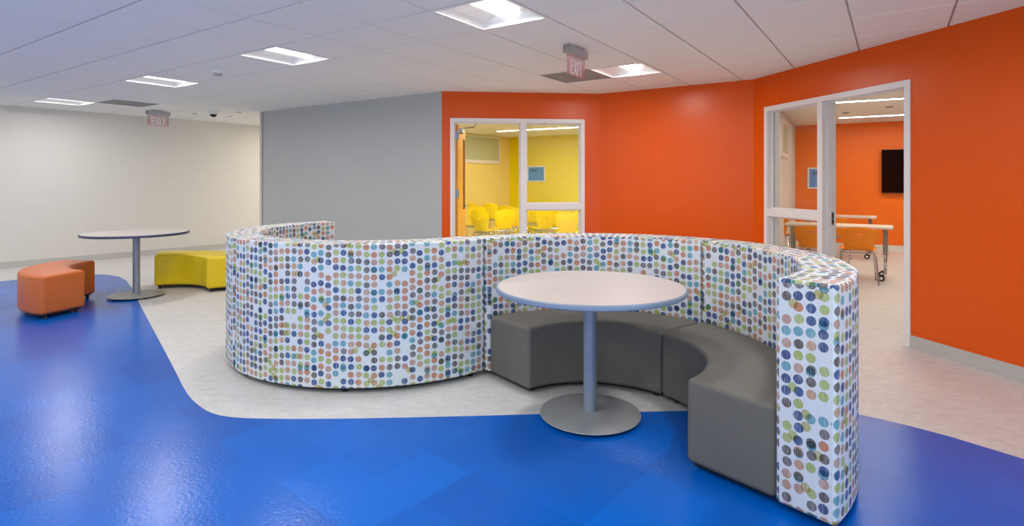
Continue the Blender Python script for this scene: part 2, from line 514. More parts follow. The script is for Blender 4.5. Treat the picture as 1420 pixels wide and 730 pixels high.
# ------------------------------------------------------------ window and door frames
def frame_set(name, ln, a0, a1, m0, m1, railz0, railz1, side_first, foot=0):
    """hollow steel frame with one glazed sidelight and one door opening"""
    W = .052; D0, D1 = -.012, WT+.012
    fr = bmesh.new()
    ln.slab(fr, a0, a0+W, 0, HEAD, D0, D1)
    ln.slab(fr, a1-W, a1, 0, HEAD, D0, D1)
    ln.slab(fr, a0+W, a1-W, HEAD-W, HEAD, D0, D1)
    ln.slab(fr, m0, m1, 0, HEAD-W, D0, D1)
    if side_first: s0, s1, d0, d1 = a0+W, m0, m1, a1-W
    else: s0, s1, d0, d1 = m1, a1-W, a0+W, m0
    ln.slab(fr, s0, s1, railz0, railz1, D0, D1)
    ln.slab(fr, s0, s1, 0, .10, D0, D1)
    # stops: a thin step on the reveals
    for (x0, x1) in ((d0, d0+.014), (d1-.014, d1)):
        ln.slab(fr, x0, x1, 0, HEAD-W, .045, .085)
    ln.slab(fr, d0+.014, d1-.014, HEAD-W-.014, HEAD-W, .045, .085)
    b = .016
    for (za, zb) in ((.10, railz0), (railz1, HEAD-W)):
        for (o0_, o1_) in ((.045, .058), (.082, .095)):
            ln.slab(fr, s0, s0+b, za, zb, o0_, o1_); ln.slab(fr, s1-b, s1, za, zb, o0_, o1_)
            ln.slab(fr, s0+b, s1-b, za, za+b, o0_, o1_); ln.slab(fr, s0+b, s1-b, zb-b, zb, o0_, o1_)
    o = struct(link(name, fr, M['frame'], smooth=False), 'light grey painted steel door and sidelight frame')
    for (za, zb) in ((.10, railz0), (railz1, HEAD-W)):
        gp = bmesh.new()
        ln.slab(gp, s0+.004, s1-.004, za+.004, zb-.004, .067, .073)
        g = link('glass_pane', gp, M['glass'], o, smooth=False); g['label'] = 'clear glass'
    return o, (s0, s1, d0, d1)
yf, ys = frame_set('window_1', W1, y0, y1, ym0, ym1, .985, 1.062, False)
rf, rs = frame_set('window_2', RW, r0, r1, rm0, rm1, .975, 1.055, True)
# strike plate on the mullion reveal of the right frame
bm = bmesh.new()
RW.slab(bm, rm1, rm1+.003, .93, 1.06, .100, .128)
sk = link('strike_plate', bm, M['steel'], rf, smooth=False); sk['label'] = 'metal strike plate'
bm = bmesh.new()
RW.slab(bm, rm1+.003, rm1+.004, .945, .985, .107, .121); RW.slab(bm, rm1+.003, rm1+.004, 1.0, 1.045, .107, .121)
link('latch_hole', bm, M['black'], sk, smooth=False)

# yellow room door leaf, open inward, hinged on the left jamb
hx = W1.at(ys[2]+.004, WT-.03)
dd = Vector((.012, 1)).normalized()      # direction of the open leaf
dn = Vector((dd.y, -dd.x))               # to the right: the face we see
leaf = bmesh.new()
def leafbox(bm, s0, s1, n0, n1, z0, z1):
    prism(bm, [hx+dd*s0+dn*n0, hx+dd*s1+dn*n0, hx+dd*s1+dn*n1, hx+dd*s0+dn*n1], z0, z1)
LW_, DH = .90, 2.125
vs0, vs1, vz0, vz1 = .62, .76, .98, 1.95      # narrow vision panel
leafbox(leaf, 0, vs0, 0, .045, .01, DH); leafbox(leaf, vs1, LW_, 0, .045, .01, DH)
leafbox(leaf, vs0, vs1, 0, .045, .01, vz0); leafbox(leaf, vs0, vs1, 0, .045, vz1, DH)
dl = struct(link('door_1', leaf, M['wood'], smooth=False), 'wooden door leaf standing open into the yellow room')
bm = bmesh.new(); leafbox(bm, vs0, vs1, .018, .027, vz0, vz1); link('vision_glass', bm, M['glass'], dl, smooth=False)
bm = bmesh.new()
for a, b_, c_, d_ in ((vs0-.02, vs0, vz0-.02, vz1+.02), (vs1, vs1+.02, vz0-.02, vz1+.02), (vs0, vs1, vz0-.02, vz0), (vs0, vs1, vz1, vz1+.02)):
    leafbox(bm, a, b_, .045, .052, c_, d_)
link('vision_trim', bm, M['dark'], dl, smooth=False)
for z in (.25, 1.14, 1.93):
    bm = bmesh.new(); leafbox(bm, -.006, .004, -.01, .05, z, z+.11)
    lathe(bm, [(.008, z), (.008, z+.11)], 10, Matrix.Translation((*(hx+dd*-.006+dn*.052), 0)))
    link('hinge', bm, M['steel_hinge'], dl, smooth=False)
bm = bmesh.new()
c0 = hx+dd*.83+dn*.045
lathe(bm, [(.027, 0), (.027, .008), (.012, .012), (.012, .05), (0, .05)], 20, Matrix.Translation((*c0, 1.0)) @ Vector((0, 0, 1)).rotation_difference(Vector((*dn, 0))).to_matrix().to_4x4())
a = c0+dn*.05; b_ = a-dd*.11
tube(bm, [(*a, 1.0), (*b_, 1.0)], .009)
link('door_handle', bm, M['chrome'], dl)
# closer arm
bm = bmesh.new()
h1 = hx+dd*.25+dn*.07
leafbox(bm, .12, .40, .045, .09, 2.03, 2.09)
k0 = Vector((*(hx+dd*.3+dn*.07), 2.10)); k2 = Vector((*W1.at(ys[2]+.30, WT-.03), 2.135)); k1 = (k0+k2)/2 + Vector((.05, .12, 0))
tube(bm, [k0, k1, k2], .008, 8)
link('door_closer', bm, M['steel'], dl)

# high windows inside the classrooms
def high_window(name, ln, t0, t1, z0, z1, pane):
    bm = bmesh.new(); w = .05
    for a in ((t0, t1, z1-w, z1), (t0, t1, z0, z0+w), (t0, t0+w, z0+w, z1-w), (t1-w, t1, z0+w, z1-w)):
        ln.slab(bm, *a, -.025, 0)
    ln.slab(bm, t0-.03, t1+.03, z0-.03, z0, -.04, 0)
    o = struct(link(name, bm, M['frame'], smooth=False), 'high interior window with frosted pane')
    bm = bmesh.new(); ln.slab(bm, t0+w, t1-w, z0+w, z1-w, -.008, -.002)
    link('pane', bm, pane, o, smooth=False)
    return o
high_window('window_3', LC, LC.t(645.5)-1.2, LC.t(692.5), LC.z(692.5, 226), LC.z(692.5, 190.5), M['frosted'])
high_window('window_4', PO, PO.t(1083), PO.t(1091), PO.z(1091, 218), PO.z(1091, 172.5), M['frosted'])

# ------------------------------------------------------------ troffers and ceiling fittings
def make_troffer(label):
    t = thing('ceiling_light', label, 'ceiling light', (0, 0, 0), 0, None)
    # local: x along U, y along V, origin at tile corner, z=0 ceiling plane
    a, b = .004, T-.004; f = .022
    bm = bmesh.new()
    box(bm, a, b, a, a+f, -.006, .004); box(bm, a, b, b-f, b, -.006, .004)
    box(bm, a, a+f, a+f, b-f, -.006, .004); box(bm, b-f, b, a+f, b-f, -.006, .004)
    link('frame', bm, M['lamp_white'], t, smooth=False)
    # reflector pan: curved across x, extruded along y, closed by end plates
    bm = bmesh.new(); i0, i1 = a+f, b-f; mid = T/2; hw = .085
    prof = []
    n = 10
    for i in range(n+1):
        s = i/n; prof.append((i0+(mid-hw-i0)*s, .003+.062*sin(s*pi/2)))
    for i in range(n+1):
        s = 1-i/n; prof.append((mid+hw+(i1-mid-hw)*(1-s), .003+.062*sin(s*pi/2)))
    sl = .045
    A = [bm.verts.new((x, i0+sl, z)) for x, z in prof]; B = [bm.verts.new((x, i1-sl, z)) for x, z in prof]
    A0 = [bm.verts.new((x, i0, .001)) for x, z in prof]; B0 = [bm.verts.new((x, i1, .001)) for x, z in prof]
    for k in range(len(prof)-1):
        bm.faces.new((A[k], B[k], B[k+1], A[k+1])); bm.faces.new((A0[k], A[k], A[k+1], A0[k+1])); bm.faces.new((B[k], B0[k], B0[k+1], B[k+1]))
    C0 = [bm.verts.new((x, i0, .09)) for x in (i0, i1)]; D0 = [bm.verts.new((x, i1, .09)) for x in (i0, i1)]
    bm.faces.new((C0[0], C0[1], D0[1], D0[0])); bm.faces.new((A0[0], C0[0], D0[0], B0[0])); bm.faces.new((A0[-1], B0[-1], D0[1], C0[1]))
    bm.faces.new((A0[0], A0[-1], C0[1], C0[0])); bm.faces.new((B0[0], D0[0], D0[1], B0[-1]))
    link('reflector', bm, M['lamp_white'], t, normals=False)
    bm = bmesh.new(); m = 12
    R1 = []; R2 = []
    for i in range(m+1):
        s = -1+2*i/m; x = mid+hw*s; z = .058-.034*(1-s*s)
        R1.append(bm.verts.new((x, i0+.046, z))); R2.append(bm.verts.new((x, i1-.046, z)))
    for k in range(m): bm.faces.new((R1[k], R2[k], R2[k+1], R1[k+1]))
    t1 = bm.verts.new((mid-hw, i0+.046, .064)), bm.verts.new((mid+hw, i0+.046, .064))
    t2 = bm.verts.new((mid-hw, i1-.046, .064)), bm.verts.new((mid+hw, i1-.046, .064))
    bm.faces.new((t1[0], t1[1], t2[1], t2[0]))
    bm.faces.new(R1+[t1[1], t1[0]]); bm.faces.new(R2[::-1]+[t2[0], t2[1]])
    l = link('lens', bm, M['lens'], t); l['label'] = 'glowing white lens'
    return t
GR_L = 'square troffer lights recessed in the hall ceiling'
LAB = ['square recessed ceiling light, largest, above the round table by the sofa',
       'square recessed ceiling light, next one left of the largest',
       'square recessed ceiling light beside the smoke detector',
       'square recessed ceiling light farthest left, over the white wall',
       'square recessed ceiling light beside the grey vent, near the orange wall']
tr0 = None
rzU = atan2(U.y, U.x)
allT = LIGHTS+HIDDEN
hid_lab = ['square recessed ceiling light out of the picture, over the near end of the hall']*len(HIDDEN)
for i, (u, v) in enumerate(allT):
    g = grid(u, v)
    if i >= len(LIGHTS):
        if (g-RW.p0).dot(RW.n) > -.7 or (g-LW.p0).dot(LW.n) > -.7 or g.y < -3: continue
    lab = LAB[i] if i < len(LAB) else hid_lab[0]
    if tr0 is None:
        tr0 = make_troffer(lab); tr0.location = (*g, CEIL); tr0.rotation_euler = (0, 0, rzU); tr0['group'] = GR_L
    else:
        dup(tr0, (*g, CEIL), rzU, lab, GR_L if i < len(LAB) else 'ceiling lights out of the picture')
LAMP_W = 20
for i, (u, v) in enumerate(allT):
    g = grid(u+.5, v+.5)
    if i >= len(LIGHTS) and ((g-RW.p0).dot(RW.n) > -.7 or (g-LW.p0).dot(LW.n) > -.7 or g.y < -2.6): continue
    d = bpy.data.lights.new('lamp_tube', 'AREA'); d.shape = 'RECTANGLE'; d.size = .165; d.size_y = .455; d.color = (1, .965, .925); d.energy = LAMP_W
    if v >= 7 and u < -5: d.color = (1, .93, .80); d.energy = LAMP_W*1.7
    o = bpy.data.objects.new('lamp_tube', d); COL.objects.link(o); o.location = (*g, CEIL+.018); o.rotation_euler = (0, 0, rzU)
# note: local y must run along V: rotation by rzU maps y to V (U x V is right handed)

def make_vent(label, u, v):
    g = grid(u, v)
    t = thing('ceiling_vent', label, 'vent', (*g, CEIL), rzU, None)
    bm = bmesh.new(); a, b, f = .005, T-.005, .03
    box(bm, a, b, a, a+f, -.004, .006); box(bm, a, b, b-f, b, -.004, .006)
    box(bm, a, a+f, a+f, b-f, -.004, .006); box(bm, b-f, b, a+f, b-f, -.004, .006)
    link('frame', bm, M['vent'], t, smooth=False)
    bm = bmesh.new(); box(bm, a, b, a, b, .012, .02)
    link('backing', bm, M['dark'], t, smooth=False)
    bm = bmesh.new(); n = 34
    for i in range(n):
        x = a+f+(b-a-2*f)*(i+.5)/n
        box(bm, x-.0055, x+.0055, a+f, b-f, 0, .004)
        box(bm, a+f, b-f, x-.004, x+.004, .001, .0045)
    link('grille', bm, M['vent'], t, smooth=False)
    return t
make_vent('perforated grey return vent beside the light near the orange wall', -1, 4)
make_vent('grey return vent tile beside the farthest left ceiling light', -12, 1)

def cpt(px, py, z=CEIL):
    y = FPX*(HC-z)/(py-CY); return Vector(((px-CX)/FPX*y, y))
# smoke detector
p = cpt(302, 98.0)
t = thing('smoke_detector', 'round white smoke detector on the ceiling between two ceiling lights', 'smoke detector', (*p, CEIL-.003))
bm = bmesh.new(); lathe(bm, [(0, 0), (.075, 0), (.075, -.018), (.066, -.026), (.05, -.03), (0, -.03)], 32); link('base', bm, M['plastic_white'], t)
bm = bmesh.new(); lathe(bm, [(.046, -.029), (.044, -.045), (.036, -.055), (0, -.058)], 28); link('sensor_head', bm, M['sign_grey'], t)
# dome camera
p = cpt(296, 153.5)
t = thing('dome_camera', 'small white dome security camera with black bubble under the ceiling', 'security camera', (*p, CEIL-.003))
bm = bmesh.new(); lathe(bm, [(0, 0), (.075, 0), (.078, -.03), (.06, -.06), (.04, -.062)], 28); link('housing', bm, M['plastic_white'], t)
bm = bmesh.new(); lathe(bm, [(.052, -.058), (.05, -.075), (.04, -.092), (.024, -.104), (0, -.108)], 24); link('dome', bm, M['black'], t)
for (px, py, lab) in ((270, 157.5, 'small flush ceiling disc left of the dome camera'), (331.7, 155.4, 'small flush ceiling disc right of the dome camera'),
                      (319, 161.0, 'small flush ceiling disc farther back, right of the dome camera')):
    p = cpt(px, py)
    t = thing('sprinkler_cover', lab, 'sprinkler', (*p, CEIL-.003), 0, 'flush discs on the corridor ceiling')
    bm = bmesh.new(); lathe(bm, [(0, 0), (.04, 0), (.042, -.006), (.03, -.008), (0, -.008)], 20); link('cover_plate', bm, M['vent'], t)
for (px, py, lab) in ((1172.7, 156.5, 'small round ceiling disc in the orange classroom, left one'), (1233.5, 148, 'small round ceiling disc in the orange classroom, right one')):
    p = cpt(px, py, 2.538)
    t = thing('sprinkler_cover', lab, 'sprinkler', (*p, 2.537), 0, 'discs on the classroom ceiling')
    bm = bmesh.new(); lathe(bm, [(0, 0), (.055, 0), (.057, -.008), (.04, -.011), (0, -.011)], 20); link('cover_plate', bm, M['vent'], t)

# exit signs
FONT = {
 'E': [((0, 0), (0, 1)), ((0, 1), (.8, 1)), ((0, .5), (.7, .5)), ((0, 0), (.8, 0))],
 'X': [((0, 0), (.9, 1)), ((0, 1), (.9, 0))],
 'I': [((0, 0), (0, 1))],
 'T': [((0, 1), (.9, 1)), ((.45, 0), (.45, 1))]}
def stroke(bm, a, b, w, y0, y1):
    a = Vector(a); b = Vector(b); d = (b-a).normalized(); n = Vector((-d.y, d.x))*w/2
    a = a-d*w/2*.9; b = b+d*w/2*.9
    q = [a-n, b-n, b+n, a+n]
    lo = [bm.verts.new((p.x, y0, p.y)) for p in q]; hi = [bm.verts.new((p.x, y1, p.y)) for p in q]
    bm.faces.new(lo); bm.faces.new(hi[::-1])
    for i in range(4): bm.faces.new((lo[i], hi[i], hi[(i+1) % 4], lo[(i+1) % 4]))
def exit_sign(label, loc, rz, W=.34, flip=False):
    t = thing('exit_sign', label, 'exit sign', loc, rz, None)
    bm = bmesh.new(); box(bm, -.09, .09, -.045, .045, -.022, -.004, bev=.004); link('canopy', bm, M['sign_grey'], t)
    bm = bmesh.new(); box(bm, -W/2, W/2, -.03, .03, -.082, -.020, bev=.006); link('housing', bm, M['sign_grey'], t)
    for s in (-1, 1):
        bm = bmesh.new(); box(bm, s*W/2-.006, s*W/2+.006, -.032, .032, -.084, -.018, bev=.003); link('end_cap', bm, M['deskleg'], t)
    w2 = W/2-.008
    bm = bmesh.new(); box(bm, -w2, w2, -.004, .004, -.262, -.078, bev=.0015); pn = link('panel', bm, M['acrylic'], t); pn['label'] = 'clear panel with letters EXIT and chevrons'
    H = .115; zb = -.245; st = .019
    for side in (-1,):
        bm = bmesh.new(); x = -.098
        ya, yb = (-.0052, -.0042)
        for ch, adv in (('E', .062), ('X', .066), ('I', .030), ('T', .05)):
            for a, b in FONT[ch]:
                sx = .048
                stroke(bm, (x+a[0]*sx, zb+a[1]*H), (x+b[0]*sx, zb+b[1]*H), st*.72, ya, yb)
            x += adv
        link('letters', bm, M['sign_letter'], t, smooth=False)
        bm = bmesh.new()
        for s in (-1, 1):
            cx_ = s*.142
            stroke(bm, (cx_+s*.012, zb+H/2), (cx_-s*.006, zb+H/2+.026), .007, ya, yb)
            stroke(bm, (cx_+s*.012, zb+H/2), (cx_-s*.006, zb+H/2-.026), .007, ya, yb)
        stroke(bm, (-w2+.006, -.255), (w2-.006, -.255), .006, ya, yb)
        for s in (-1, 1): stroke(bm, (s*(w2-.004), -.255), (s*(w2-.004), -.09), .004, ya, yb)
        link('chevrons', bm, M['sign_red'], t, smooth=False)
    return t
rzV = atan2(V.y, V.x)
p1 = Vector((-6.07, 9.42)); exit_sign('far EXIT sign hanging from the ceiling before the white wall', (*p1, CEIL), rzV)
p2 = Vector((.49, 4.99)); exit_sign('near EXIT sign seen edge-on below the ceiling by the grey vent', (*p2, CEIL), rzV)

# linear lamps in the classrooms
def strip(name, a, b, mat, lab, z=2.537, w=.10):
    a = Vector(a); b = Vector(b); d = (b-a).normalized(); n = Vector((-d.y, d.x))
    t = thing(name, lab, 'ceiling light', (*a, z), atan2(d.y, d.x))
    L = (b-a).length
    bm = bmesh.new()
    box(bm, 0, L, -w/2-.012, -w/2, -.012, 0); box(bm, 0, L, w/2, w/2+.012, -.012, 0)
    box(bm, -.012, 0, -w/2-.012, w/2+.012, -.012, 0); box(bm, L, L+.012, -w/2-.012, w/2+.012, -.012, 0)
    link('trim', bm, M['lamp_white'], t, smooth=False)
    bm = bmesh.new(); box(bm, .001, L-.001, -w/2+.001, w/2-.001, -.010, -.003)
    link('diffuser', bm, mat, t, smooth=False)
    return t
sd = Vector((.869, -.495))
s1p = cpt(1160.8, 142, 2.53); strip('linear_light', s1p-sd*.3, s1p+sd*3.4, M['strip_white'], 'long linear light in the orange classroom, nearer of two')
s0p = s1p-V*2.05; strip('linear_light', s0p+sd*.1, s0p+sd*3.4, M['strip_white'], 'added unseen linear light inside the orange classroom doorway, brightening the chairs')  # middle strip is added out of view to brighten the orange chairs
s2p = cpt(1160.8, 163.7, 2.53); strip('linear_light', s2p+sd*.03, s2p+sd*4.4, M['strip_white'], 'long linear light in the orange classroom, farther one by the back wall')
y1p = cpt(690, 182.2, 2.53); y1e = cpt(801.8, 176.3, 2.53)
strip('linear_light', y1p, y1p+(y1e-y1p).normalized()*4.6, M['strip_warm'], 'long linear light across the yellow room ceiling')
y2p = cpt(747, 176.3, 2.53)
strip('linear_light', cpt(600, 160, 2.53), cpt(600, 160, 2.53)+sd*4.4, M['strip_added'], 'added unseen linear light inside the yellow room door, brightening the chair backs')  # extra bright strip, out of view, added to light the chair backs

# ------------------------------------------------------------ curved upholstery
def arc_solid(r0, r1, z0, z1, th0, th1, rc, nseg=40, ncor=5, uvs=False, tilt=0):
    """rounded block swept along an arc about the origin; ends rounded too"""
    bm = bmesh.new(); uvl = bm.loops.layers.uv.new('UVMap')
    rm = (r0+r1)/2; dth = th1-th0; L = rm*dth
    stations = []
    for i in range(ncor+1):
        a = pi/2*i/ncor; stations.append((rc*(1-cos(a)), rc*(1-sin(a)), rc-rc*(pi/2-a)))       # (distance from end, inset)
    n = nseg
    full = list(stations)
    mids = [(rc+(L-2*rc)*i/n, 0, rc+(L-2*rc)*i/n) for i in range(1, n)]
    rev = [(L-s, ins, L-ul) for s, ins, ul in reversed(stations)]
    sts = full+mids+rev
    def prof(ins):
        a0, a1, b0, b1 = r0+ins, r1-ins, z0+ins, z1-ins; c = max(rc-ins, .0015)
        pts = []
        for (cx_, cz_, st) in ((a1-c, b0+c, -pi/2), (a1-c, b1-c, 0), (a0+c, b1-c, pi/2), (a0+c, b0+c, pi)):
            for k in range(ncor+1):
                a = st+pi/2*k/ncor; pts.append((cx_+c*cos(a), cz_+c*sin(a)))
        return pts
    np_ = 4*(ncor+1)
    rings = []; info = []
    for s, ins, ul in sts:
        th = th0+s/rm; pr = prof(ins)
        rings.append([bm.verts.new((r*cos(th), r*sin(th), z)) for r, z in pr]); info.append((th0+ul/rm, pr))
    per = prof(0); acc = [0]
    for k in range(np_): 
        a = per[k]; b = per[(k+1) % np_]; acc.append(acc[-1]+hypot(b[0]-a[0], b[1]-a[1]))
    # which face family: k in [0..ncor) corner bottom-outer, ...
    for i in range(len(rings)-1):
        for k in range(np_):
            j = (k+1) % np_
            f = bm.faces.new((rings[i][k], rings[i][j], rings[i+1][j], rings[i+1][k]))
            if k <= ncor+ncor//2+1: R = r1; off = 0.0
            elif k <= 2*(ncor+1)+ncor//2: R = rm; off = .02
            else: R = r0; off = 3.33
            for lp, (ii, kk) in zip(f.loops, ((i, k), (i, k+1), (i+1, k+1), (i+1, k))):
                lp[uvl].uv = (info[ii][0]*R+off+5, acc[kk]+2)
    for ring, idx in ((rings[0], 0), (rings[-1], -1)):
        f = bm.faces.new(ring)
        pr = info[idx][1]
        vmap = {v: p for v, p in zip(ring, pr)}
        for lp in f.loops: lp[uvl].uv = (vmap[lp.vert][0]+7.013, vmap[lp.vert][1]+1.0)
    bmesh.ops.recalc_face_normals(bm, faces=bm.faces)
    return bm
R0, R1, R2, R3 = .582, 1.012, 1.016, 1.252
SH, BH = .428, .962
GAP = .003
def glide_bm(r, th, h=.03, rad=.02):
    bm = bmesh.new(); lathe(bm, [(0, 0), (rad, 0), (rad, .008), (rad*.7, .012), (rad*.7, h+.004), (0, h+.004)], 14, Matrix.Translation((r*cos(th), r*sin(th), 0)))
    return bm
def make_module(label):
    t = thing('curved_sofa', label, 'sofa', (0, 0, 0), 0)
    g = GAP
    bm = arc_solid(R2, R3, .032, BH, g/R3, pi/2-g/R3, .015, 56, 6)
    b = link('backrest', bm, M['dots'], t); b['label'] = 'tall curved back in white fabric with multicoloured dots'
    bm = arc_solid(R0, R1, .032, SH, g/R0, pi/2-g/R0, .028, 44, 6)
    s = link('seat', bm, M['grey_fabric'], t); s['label'] = 'charcoal grey upholstered seat'
    bm = arc_solid(R0+.03, R3-.03, .016, .034, .04, pi/2-.04, .006, 30, 2)
    link('shade_plate', bm, M['black'], t)  # black plate standing in for the shade in the gap under the sofa
    for r, th in ((R3-.06, .07), (R3-.06, pi/4), (R3-.06, pi/2-.07), (R0+.07, .12), (R0+.07, pi/2-.12)):
        link('foot', glide_bm(r, th), M['black'], t)
    return t
C1 = Vector((.4165, 3.1225)); ax1 = Vector((.65, -.76)).normalized()
C2 = Vector((-1.127, 4.846))
a1 = atan2(ax1.y, ax1.x)-.030        # near end direction of the right arc (about -49.5 deg)
GS = 'curved sofa modules forming an S'
m1 = make_module('curved sofa module at the right end, with exposed upright dotted end panel')
m1.location = (*C1, 0); m1.rotation_euler = (0, 0, a1+.002); m1['group'] = GS
dup(m1, (*C1, 0), a1+pi/2+.004, 'curved sofa module in the middle, its grey seat behind the round table', GS)
a2 = atan2(-.714, .70)          # joint end of the left arc
dup(m1, (*C2, 0), a2-pi/2, 'curved sofa module whose bulging dotted outside faces front, left of centre', GS)
dup(m1, (*C2, 0), a2-pi-.004, 'curved sofa module at the far left end, its dotted back tip against the grey wall', GS)

def caster(bm_w, bm_f, x, y):
    pass
def make_bench(name, mat, label, C, th0, th1):
    t = thing(name, label, 'ottoman', (*C, 0), th0)
    d = th1-th0
    bm = arc_solid(R0-.012, R1-.005, .045, .435, 0, d, .035, 44, 6)
    link('cushion', bm, mat, t)
    bm = arc_solid(R0+.03, R1-.045, .028, .050, .05, d-.05, .006, 24, 2)
    link('shade_plate', bm, M['black'], t)  # dark plate again, shade put into the gap above the floor
    for r, th in ((R0+.05, .09), (R1-.08, .055), (R0+.05, d-.09), (R1-.08, d-.055)):
        bm = bmesh.new(); x, y = r*cos(th), r*sin(th)
        lathe(bm, [(0, 0), (.020, 0), (.022, .006), (.014, .016), (.010, .034), (0, .034)], 14, Matrix.Translation((x, y, 0)))
        link('foot', bm, M['black'], t)
    return t
make_bench('curved_ottoman', M['orange_vinyl'], 'low curved burnt orange ottoman on the blue floor by the far table', Vector((-4.44, 6.47)), radians(165.5), radians(256.5))
make_bench('curved_ottoman', M['yellow_vinyl'], 'low curved mustard yellow ottoman beyond the far round table', Vector((-4.33, 6.58)), radians(30.6), radians(119.5))

# ------------------------------------------------------------ round tables
def make_table(label, loc, edge, top):
    t = thing('round_table', label, 'table', (*loc, 0))
    bm = bmesh.new(); lathe(bm, [(0, .732), (.528, .732), (.534, .7325), (.534, .7598), (0, .7598)], 96)
    o = link('tabletop', bm, top, t); o['label'] = 'round pale laminate top'
    bm = bmesh.new()
    prof = [(.532, .7315), (.539, .731), (.5435, .735), (.545, .745), (.5435, .755), (.539, .7592), (.5335, .760), (.532, .7598)]
    n = 96; rings = [[bm.verts.new((r*cos(2*pi*i/n), r*sin(2*pi*i/n), z)) for i in range(n)] for r, z in prof]
    for k in range(len(prof)):
        A, B = rings[k], rings[(k+1) % len(prof)]
        for i in range(n): bm.faces.new((A[i], A[(i+1) % n], B[(i+1) % n], B[i]))
    link('edge_band', bm, edge, o)
    bm = bmesh.new(); box(bm, -.10, .10, -.10, .10, .712, .732, bev=.004); lathe(bm, [(.055, .700), (.055, .713)], 32)
    link('mounting_plate', bm, M['tbase'], t)
    bm = bmesh.new(); lathe(bm, [(.038, .03), (.038, .702)], 40); link('column', bm, M['column'], t)
    bm = bmesh.new(); lathe(bm, [(0, .014), (.270, .014), (.286, .018), (.290, .022), (.288, .026), (.270, .029), (.15, .034), (.06, .037), (.046, .040), (.038, .040)], 72)
    link('base', bm, M['tbase'], t)
    for i in range(5):
        a = 2*pi*i/5-.6; bm = bmesh.new()
        lathe(bm, [(0, 0), (.016, 0), (.016, .010), (.010, .016), (0, .016)], 12, Matrix.Translation((.25*cos(a), .25*sin(a), 0)))
        link('foot', bm, M['black'], t)
    return t
make_table('round pedestal table in front of the curved sofa seats', (.402, 3.255), M['edge'], M['laminate'])
make_table('far round pedestal table between the orange and yellow ottomans', (-4.55, 6.66), M['navy_edge'], M['laminate'])

# ------------------------------------------------------------ shell chairs
def make_chair(name, mat, label, high=.76, wk=1.0):
    """sitter faces local +y; origin on the floor under the seat centre"""
    t = thing(name, label, 'chair', (0, 0, 0))
    # centre line of the shell from seat front to back top: (y, z, half width)
    pts = [(.215, .425, .165), (.20, .442, .19), (.12, .447, .205), (0, .436, .215), (-.10, .432, .205), (-.165, .447, .17), (-.195, .485, .165),
           (-.212, .54, .185), (-.228, .60, .208), (-.243, .655, .224), (-.248, .68, .227), (-.256, high-.05, .228), (-.264, high-.014, .208), (-.266, high, .175)]
    bm = bmesh.new(); nx = 12; rows = []
    for i, (y, z, w) in enumerate(pts):
        row = []
        for k in range(nx+1):
            s = -1+2*k/nx
            x = w*wk*s
            lift = .022*s*s if i < 5 else 0
            fwd = .035*s*s if i >= 6 else .012*s*s*(i >= 5)
            drop = 0
            if i >= 10: drop = -.018*abs(s)**3*(i-9)/3
            row.append(bm.verts.new((x, y+fwd, z+lift+drop)))
        rows.append(row)
    hole = set()
    for i in range(len(rows)-1):
        for k in range(nx):
            if i == 9 and 5 <= k <= 6: continue       # hand slot
            bm.faces.new((rows[i][k], rows[i][k+1], rows[i+1][k+1], rows[i+1][k]))
    bmesh.ops.subdivide_edges(bm, edges=[e for e in bm.edges], cuts=1, use_grid_fill=True, smooth=.6)
    bmesh.ops.recalc_face_normals(bm, faces=bm.faces)
    bmesh.ops.solidify(bm, geom=bm.faces[:], thickness=.007)
    link('shell', bm, mat, t)
    R = .011
    bm = bmesh.new()
    tube(bm, [(-.15, .17, .418), (-.15, -.13, .410)], R, 8); tube(bm, [(.15, .17, .418), (.15, -.13, .410)], R, 8)
    tube(bm, [(-.185, .12, .412), (.185, .12, .412)], R, 8); tube(bm, [(-.185, -.12, .405), (.185, -.12, .405)], R, 8)
    link('seat_frame', bm, M['chrome'], t)
    for sx in (-1, 1):
        for sy in (-1, 1):
            bm = bmesh.new()
            y0_ = .12 if sy > 0 else -.12; y1_ = .225 if sy > 0 else -.235
            tube(bm, [(sx*.175, y0_, .410), (sx*.19, y0_+sy*.012, .398), (sx*.197, y0_+sy*.022, .37), (sx*.222, y1_, .018)], R, 8)
            l = link('leg', bm, M['chrome'], t)
            bm = bmesh.new(); lathe(bm, [(0, 0), (.015, 0), (.016, .006), (.013, .03), (0, .03)], 10, Matrix.Translation((sx*.2225, y1_, 0)))
            link('glide', bm, M['sign_grey'], l)
    return t
fac = atan2(V.y, V.x)-pi/2        # local +y along V (towards the classroom back wall)
oc0 = make_chair('student_chair', M['orange_shell'], 'orange shell chair at the front desk, seen whole through the doorway', .755)
oc0.location = (4.58, 7.64, 0); oc0.rotation_euler = (0, 0, fac+.10); GO = 'orange shell chairs at the classroom desks'; oc0['group'] = GO
oc0_x = [(4.12, 7.91, .02, 'orange shell chair at the front desk, seen through the sidelight glass'),
         (5.45, 9.75, .0, 'orange shell chair at the back desk, its top just above the front desk'),
         (4.55, 9.98, .0, 'orange shell chair at the back desk, seen through the sidelight glass'),
         ]
for (x, y, r, lab) in oc0_x: dup(oc0, (x, y, 0), fac+r, lab, GO)

